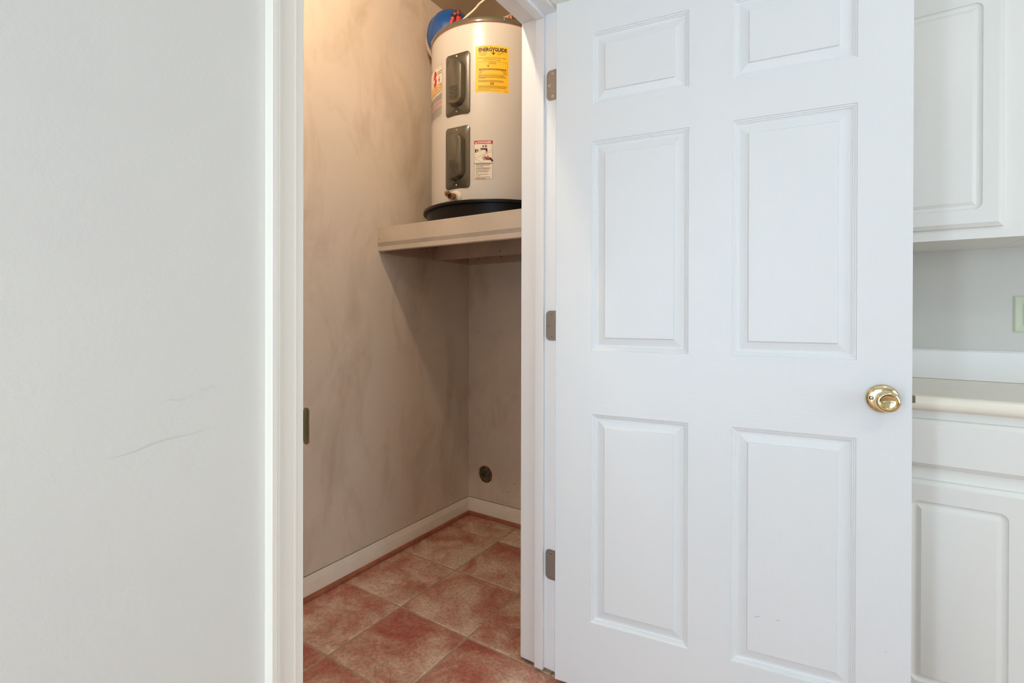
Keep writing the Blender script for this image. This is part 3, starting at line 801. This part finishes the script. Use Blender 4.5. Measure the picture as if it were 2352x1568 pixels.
for i in range(17):
    y = 0.004 + i * 0.0056
    (rows_r if i in (0, 5, 6, 8, 9) else rows_b).append((0.02 if i else xr - 0.020, xr - 0.003 - (0.010 if i == 16 else 0), y, 0.0030))
L2.lines(rows_b, M_ink, 31); L2.lines(rows_r, M_pinkink, 32, 'red_print')

# drain valve
th = radians(-86.2); o3 = Vector(out(th)); base = Vector(cy(th, 1.5190)); tang = Vector((-sin(th), cos(th), 0))
dv = MB().lathe(base, o3, [(0.0265, -0.002), (0.0262, 0.003), (0.0240, 0.0055), (0.0165, 0.007), (0.0155, 0.012), (0.001, 0.012)], 32).build('drain_valve', M_pvc, wh, smooth=40)
dv['label'] = 'brass drain valve on a pale collar'
ax = (o3 * 1.0 - tang * 0.05 + Vector((0, 0, -0.10))).normalized()
c0 = base + o3 * 0.012
MB().lathe(c0, ax, [(0.0115, 0), (0.0125, 0.003), (0.0120, 0.012), (0.0110, 0.016), (0.0124, 0.018), (0.0128, 0.019), (0.0128, 0.028), (0.0100, 0.0283), (0.0097, 0.020), (0.0002, 0.019)], 28).build('outlet', M_brz, dv, smooth=40)
MB().lathe(c0 + ax * 0.0195, ax, [(0.0096, 0.0), (0.0096, 0.0045), (0.0003, 0.0040)], 20).build('outlet_bore', M_dark, dv)
hx = (-tang + Vector((0, 0, 0.55))).normalized(); c1 = c0 + ax * 0.010
MB().lathe(c1, hx, [(0.0085, 0.004), (0.0085, 0.016), (0.0072, 0.017), (0.0072, 0.022), (0.0125, 0.023), (0.0130, 0.031), (0.0115, 0.033), (0.0050, 0.033), (0.0048, 0.041), (0.0002, 0.0415)], 6).build('stem', M_brz, dv)

# ------------------------------------------------------------------ blue expansion tank lying above the heater
D1 = Vector((-0.768, 0.438, 2.3215)); AX = Vector((-0.75, 0.66, 0.0)).normalized()
et = empty('expansion_tank', D1)
tag(et, 'blue expansion tank lying behind the top of the water heater', 'tank')
rD, rB = 0.1000, 0.1070
prof = [(0.0005, -0.078)] + [(rD * sin(pi / 2 * q / 10), -0.078 * cos(pi / 2 * q / 10)) for q in range(1, 11)] + [(rD, 0.006)]
MB().lathe(D1, AX, prof, 56).build('dome', M_blue, et, smooth=True)
MB().lathe(D1, AX, [(rD, 0.006), (rB - 0.002, 0.009), (rB, 0.013), (rB - 0.003, 0.017), (rB - 0.003, 0.026), (rB, 0.029), (rB, 0.032)], 56).build('seam_band', M_blue, et, smooth=40)
MB().lathe(D1, AX, [(rB, 0.032), (rB, 0.056)], 56).build('grey_band', M_bgrey, et, smooth=True)
MB().lathe(D1, AX, [(rB, 0.056), (rB, 0.098)], 56).build('paper_label', M_paper, et, smooth=True)
MB().lathe(D1, AX, [(rB, 0.098), (rB * 0.995, 0.106), (rB * 0.95, 0.114), (rB * 0.8, 0.126), (rB * 0.5, 0.136), (0.0005, 0.139)], 56).build('red_end', M_redband, et, smooth=True)

# pipes on the heater top
pp = empty('red_water_pipe', (-0.6245, 0.3125, HZT - 0.004))
tag(pp, 'upright red pipe with copper end on the heater top', 'pipe')
pb = Vector((-0.6225, 0.314, HZT - 0.0035))
MB().lathe(pb, (-0.05, 0, 1), [(0.0102, 0), (0.0102, 0.092), (0.009, 0.094)], 18, True, True).build('pipe', M_redp, pp, smooth=40)
MB().lathe(pb, (-0.05, 0, 1), [(0.0106, 0.079), (0.0118, 0.080), (0.0118, 0.089), (0.0106, 0.090)], 18).build('clamp', M_blackr, pp, smooth=40)
MB().lathe(pb, (-0.05, 0, 1), [(0.0075, 0.092), (0.0075, 0.107), (0.0055, 0.1105), (0.0003, 0.111)], 18).build('copper_end', M_cop, pp, smooth=50)
p2 = empty('red_flexible_pipe', (-0.688, 0.330, HZT))
tag(p2, 'bent red pipe with black clamps joining heater and blue tank', 'pipe')
P2 = [(-0.688, 0.330, HZT - 0.0035), (-0.686, 0.332, 2.250), (-0.6804, 0.3354, 2.2926), (-0.676, 0.338, 2.312), (-0.6682, 0.3436, 2.330)]
MB().tube(P2, 0.0100, 14).build('pipe', M_redp, p2, smooth=50)
for q in ((-0.6835, 0.3335, 2.272), (-0.6735, 0.3400, 2.318)):
    MB().lathe(q, (0.18, 0.12, 1), [(0.0104, -0.006), (0.0120, -0.005), (0.0120, 0.005), (0.0104, 0.006)], 16).build('clamp', M_blackr, p2, smooth=40)
MB().tube([(-0.6682, 0.3436, 2.330), (-0.668, 0.350, 2.336), (-0.672, 0.362, 2.337), (-0.690, 0.378, 2.333)], 0.008, 12).build('elbow', M_cop, p2, smooth=50)
MB().lathe((-0.702, 0.336, HZT - 0.0035), (0.1, 0, 1), [(0.014, 0), (0.014, 0.050), (0.011, 0.052), (0.011, 0.070), (0.0003, 0.071)], 6).build('brass_union', M_brz, p2)
cp = empty('copper_fitting', (-0.470, 0.47, HZT))
tag(cp, 'brownish copper fitting at the right of the heater top', 'pipe')
cb = Vector((-0.470, 0.472, HZT - 0.0035))
MB().lathe(cb, (0, 0, 1), [(0.011, 0), (0.011, 0.110), (0.0003, 0.111)], 16).build('pipe', M_cop, cp, smooth=40)
MB().lathe(cb, (0, 0, 1), [(0.0115, 0.052), (0.0160, 0.054), (0.0160, 0.068), (0.0125, 0.070), (0.0125, 0.082), (0.0160, 0.084), (0.0160, 0.096), (0.0115, 0.098)], 8).build('coupling', M_brz, cp)
MB().tube([cb + Vector((0, 0, 0.080)), cb + Vector((0.03, -0.02, 0.078)), cb + Vector((0.06, -0.04, 0.060)), cb + Vector((0.075, -0.05, 0.030)), cb + Vector((0.078, -0.052, 0.0005))], 0.008, 12).build('branch', M_cop, cp, smooth=50)

ck = [(-0.592, 0.300, HZT - 0.0035), (-0.583, 0.292, 2.232), (-0.577, 0.2835, 2.2465), (-0.562, 0.292, 2.261), (-0.5463, 0.3039, 2.2782), (-0.534, 0.312, 2.294), (-0.5244, 0.3184, 2.3082), (-0.512, 0.327, 2.321), (-0.495, 0.337, 2.334), (-0.455, 0.360, 2.352), (-0.400, 0.39, 2.375), (-0.34, 0.43, 2.43), (-0.31, 0.46, 2.50), (-0.305, 0.47, ZC)]
o = MB().tube(ck, 0.0042, 10).build('electric_cable', M_cable, smooth=50)
tag(o, 'white electric cable rising from the heater top to the ceiling', 'cable')

# ------------------------------------------------------------------ closet ceiling lamp (above the doorway, out of frame)
LX, LY = -0.30, -0.46
lp = empty('ceiling_lamp', (LX, LY, ZC)); tag(lp, 'bare bulb lampholder on the closet ceiling near the doorway', 'lamp')
MB().lathe((LX, LY, ZC), (0, 0, -1), [(0.055, 0), (0.055, 0.012), (0.035, 0.020), (0.025, 0.040), (0.020, 0.042), (0.0003, 0.042)], 32).build('lampholder', M_lampw, lp, smooth=40)
mb, nt, bb = new_mat('bulb_glow')
bb.inputs['Base Color'].default_value = (1, 0.9, 0.75, 1)
bb.inputs['Emission Color'].default_value = (1.0, 0.83, 0.62, 1); bb.inputs['Emission Strength'].default_value = 640.0
MB().lathe((LX, LY, ZC - 0.042), (0, 0, -1), [(0.013, 0), (0.014, 0.012), (0.022, 0.028), (0.029, 0.046), (0.030, 0.056), (0.027, 0.068), (0.019, 0.079), (0.009, 0.085), (0.0005, 0.0865)], 20).build('bulb', mb, lp, smooth=True)

# ------------------------------------------------------------------ added overhead fill light, brightens counter and floor (out of frame)
rl_ = empty('ceiling_light', (1.7, -1.3, ZC)); tag(rl_, 'round opal ceiling light in the middle of the room', 'lamp')
MB().lathe((1.7, -1.3, ZC), (0, 0, -1), [(0.19, 0), (0.19, 0.02), (0.17, 0.028), (0.0005, 0.028)], 40).build('base', M_lampw, rl_, smooth=40)
mo, nt, bo = new_mat('opal_glow'); bo.inputs['Base Color'].default_value = (0.9, 0.9, 0.88, 1)
bo.inputs['Emission Color'].default_value = (1.0, 0.95, 0.86, 1); bo.inputs['Emission Strength'].default_value = 18.0
MB().lathe((1.7, -1.3, ZC - 0.028), (0, 0, -1), [(0.165, 0)] + [(0.165 * cos(pi / 2 * q / 8), 0.07 * sin(pi / 2 * q / 8)) for q in range(1, 8)] + [(0.0005, 0.07)], 40).build('diffuser', mo, rl_, smooth=True)

# ------------------------------------------------------------------ cabinets, counter, outlet
def cab_door(name, x0, x1, z0, z1, yf, parent, po, rout, steps, mat=M_cab):
    """slab front at yf with a routed raised panel; po = outer routed rectangle, steps = (inset, depth, radius)"""
    b = MB(); N = 6
    def ring(X0, X1, Z0, Z1, r, y): return [(x, y, z) for x, z in rloop(X0, X1, Z0, Z1, r, N)]
    R = [ring(x0, x1, z0, z1, 0.001, yf + 0.019), ring(x0, x1, z0, z1, 0.001, yf + 0.0100), ring(x0 + 0.0015, x1 - 0.0015, z0 + 0.0015, z1 - 0.0015, 0.001, yf + 0.0070), ring(x0 + 0.0105, x1 - 0.0105, z0 + 0.0105, z1 - 0.0105, 0.001, yf + 0.0012), ring(x0 + 0.0118, x1 - 0.0118, z0 + 0.0118, z1 - 0.0118, 0.001, yf)]
    if po:
        X0, X1, Z0, Z1 = po
        for ins, dep, rad in steps: R.append(ring(X0 + ins, X1 - ins, Z0 + ins, Z1 - ins, rad, yf + dep))
    b.rings(R, True, True, True)
    return b.build(name, mat, parent, smooth=28)
RSTEP = [(0, 0, 0.018), (0.0012, 0.0028, 0.0168), (0.0035, 0.0045, 0.0145), (0.0065, 0.0055, 0.011), (0.0110, 0.0060, 0.006), (0.0125, 0.0056, 0.001), (0.0205, 0.0008, 0.0005), (0.0218, 0.0004, 0.0005)]

def base_unit(x0, x1, label, doors):
    e = empty('base_cabinet', (x0, 0.43, 0)); tag(e, label, 'cabinet', 'white base cabinets')
    b = MB(); b.box(x0, x1, 0.445, RY1 - 0.001, 0.001, 0.8095); b.build('carcass', M_cab, e)
    b = MB(); b.box(x0, x1, 0.4292, 0.4448, 0.001, 0.8095); b.build('face_frame', M_cab, e)
    for (a0, a1) in doors:
        cab_door('drawer_front', a0, a1, 0.6575, 0.7850, 0.410, e, None, 0, None)
        pw = 0.0575
        cab_door('cabinet_door', a0, a1, 0.045, 0.6240, 0.410, e, (a0 + pw, a1 - pw, 0.0880, 0.5690), 0, RSTEP)
base_unit(0.012, 0.7545, 'white base cabinet hidden behind the open door', [(0.05, 0.365), (0.40, 0.715)])
base_unit(0.7555, 1.1395, 'white base cabinet with drawer right beside the door edge', [(0.7985, 1.1025)])
base_unit(1.1405, 2.1, 'white base cabinet farther right under the countertop', [(1.18, 1.60), (1.64, 2.06)])

def upper_unit(x0, x1, label, doors):
    e = empty('wall_cabinet', (x0, 0.57, 1.272)); tag(e, label, 'cabinet', 'white wall cabinets')
    b = MB(); b.box(x0, x1, 0.5865, RY1 - 0.001, 1.2725, 2.10); b.build('carcass', M_cab, e)
    b = MB(); b.box(x0, x1, 0.5685, 0.5863, 1.2720, 2.10); b.build('face_frame', M_cab, e)
    for (a0, a1) in doors:
        cab_door('cabinet_door', a0, a1, 1.3015, 2.07, 0.550, e, (a0 + 0.0435, a1 - 0.0435, 1.3505, 1.915), 0, RSTEP)
upper_unit(0.012, 0.6795, 'white wall cabinet hidden behind the open door', [(0.04, 0.33), (0.36, 0.65)])
upper_unit(0.6805, 1.118, 'white wall cabinet with raised panel door above the counter', [(0.705, 1.0625)])
upper_unit(1.119, 2.1, 'white wall cabinet farther right along the counter wall', [(1.15, 1.60), (1.63, 2.07)])

ct = empty('countertop', (0.012, 0.40, 0.81)); tag(ct, 'cream laminate countertop with low backsplash', 'countertop')
b = MB(); A = []; B = []
zt, zb_, yf = 0.8490, 0.8100, 0.3950
prof = [(RY1 - 0.001, zb_), (yf + 0.022, zb_), (yf + 0.010, zb_ + 0.0005), (yf + 0.003, zb_ + 0.005), (yf, zb_ + 0.013), (yf, zb_ + 0.024), (yf + 0.003, zt - 0.006), (yf + 0.009, zt - 0.0012), (yf + 0.018, zt), (RY1 - 0.001, zt)]
for y, z in prof: A.append((0.003, y, z)); B.append((2.1, y, z))
b.rings([A, B], True, True, True).build('slab', M_counter, ct, smooth=50)
MB().box(0.003, 2.1, RY1 - 0.0195, RY1 - 0.001, zt + 0.0002, 0.9435).build('backsplash', M_splash, ct, 0.003, 3)
MB().tube([(0.01 + i * 0.1, RY1 - 0.0035, 0.9437 + 0.0006 * sin(i * 2.3)) for i in range(21)], 0.0032, 8).build('caulk_bead', M_splash, ct, smooth=50)
# outlet
ot = empty('wall_outlet', (1.185, RY1, 1.063)); tag(ot, 'ivory rocker outlet plate on the wall above the backsplash', 'outlet')
b = MB(); R = []
ox0, ox1, oz0, oz1 = 1.1500, 1.2240, 1.0065, 1.1200
for ins, dy, r in ((0, 0.0003, 0.003), (0, 0.0022, 0.003), (0.003, 0.0045, 0.002), (0.0065, 0.0055, 0.001)):
    R.append([(x, RY1 - dy, z) for x, z in rloop(ox0 + ins, ox1 - ins, oz0 + ins, oz1 - ins, r, 4)])
b.rings(R, True, False, True).build('plate', M_outlet, ot, smooth=30)
MB().box(1.1700, 1.2040, RY1 - 0.0072, RY1 - 0.0054, 1.0295, 1.0965).build('receptacle', M_outlet2, ot, 0.0008)
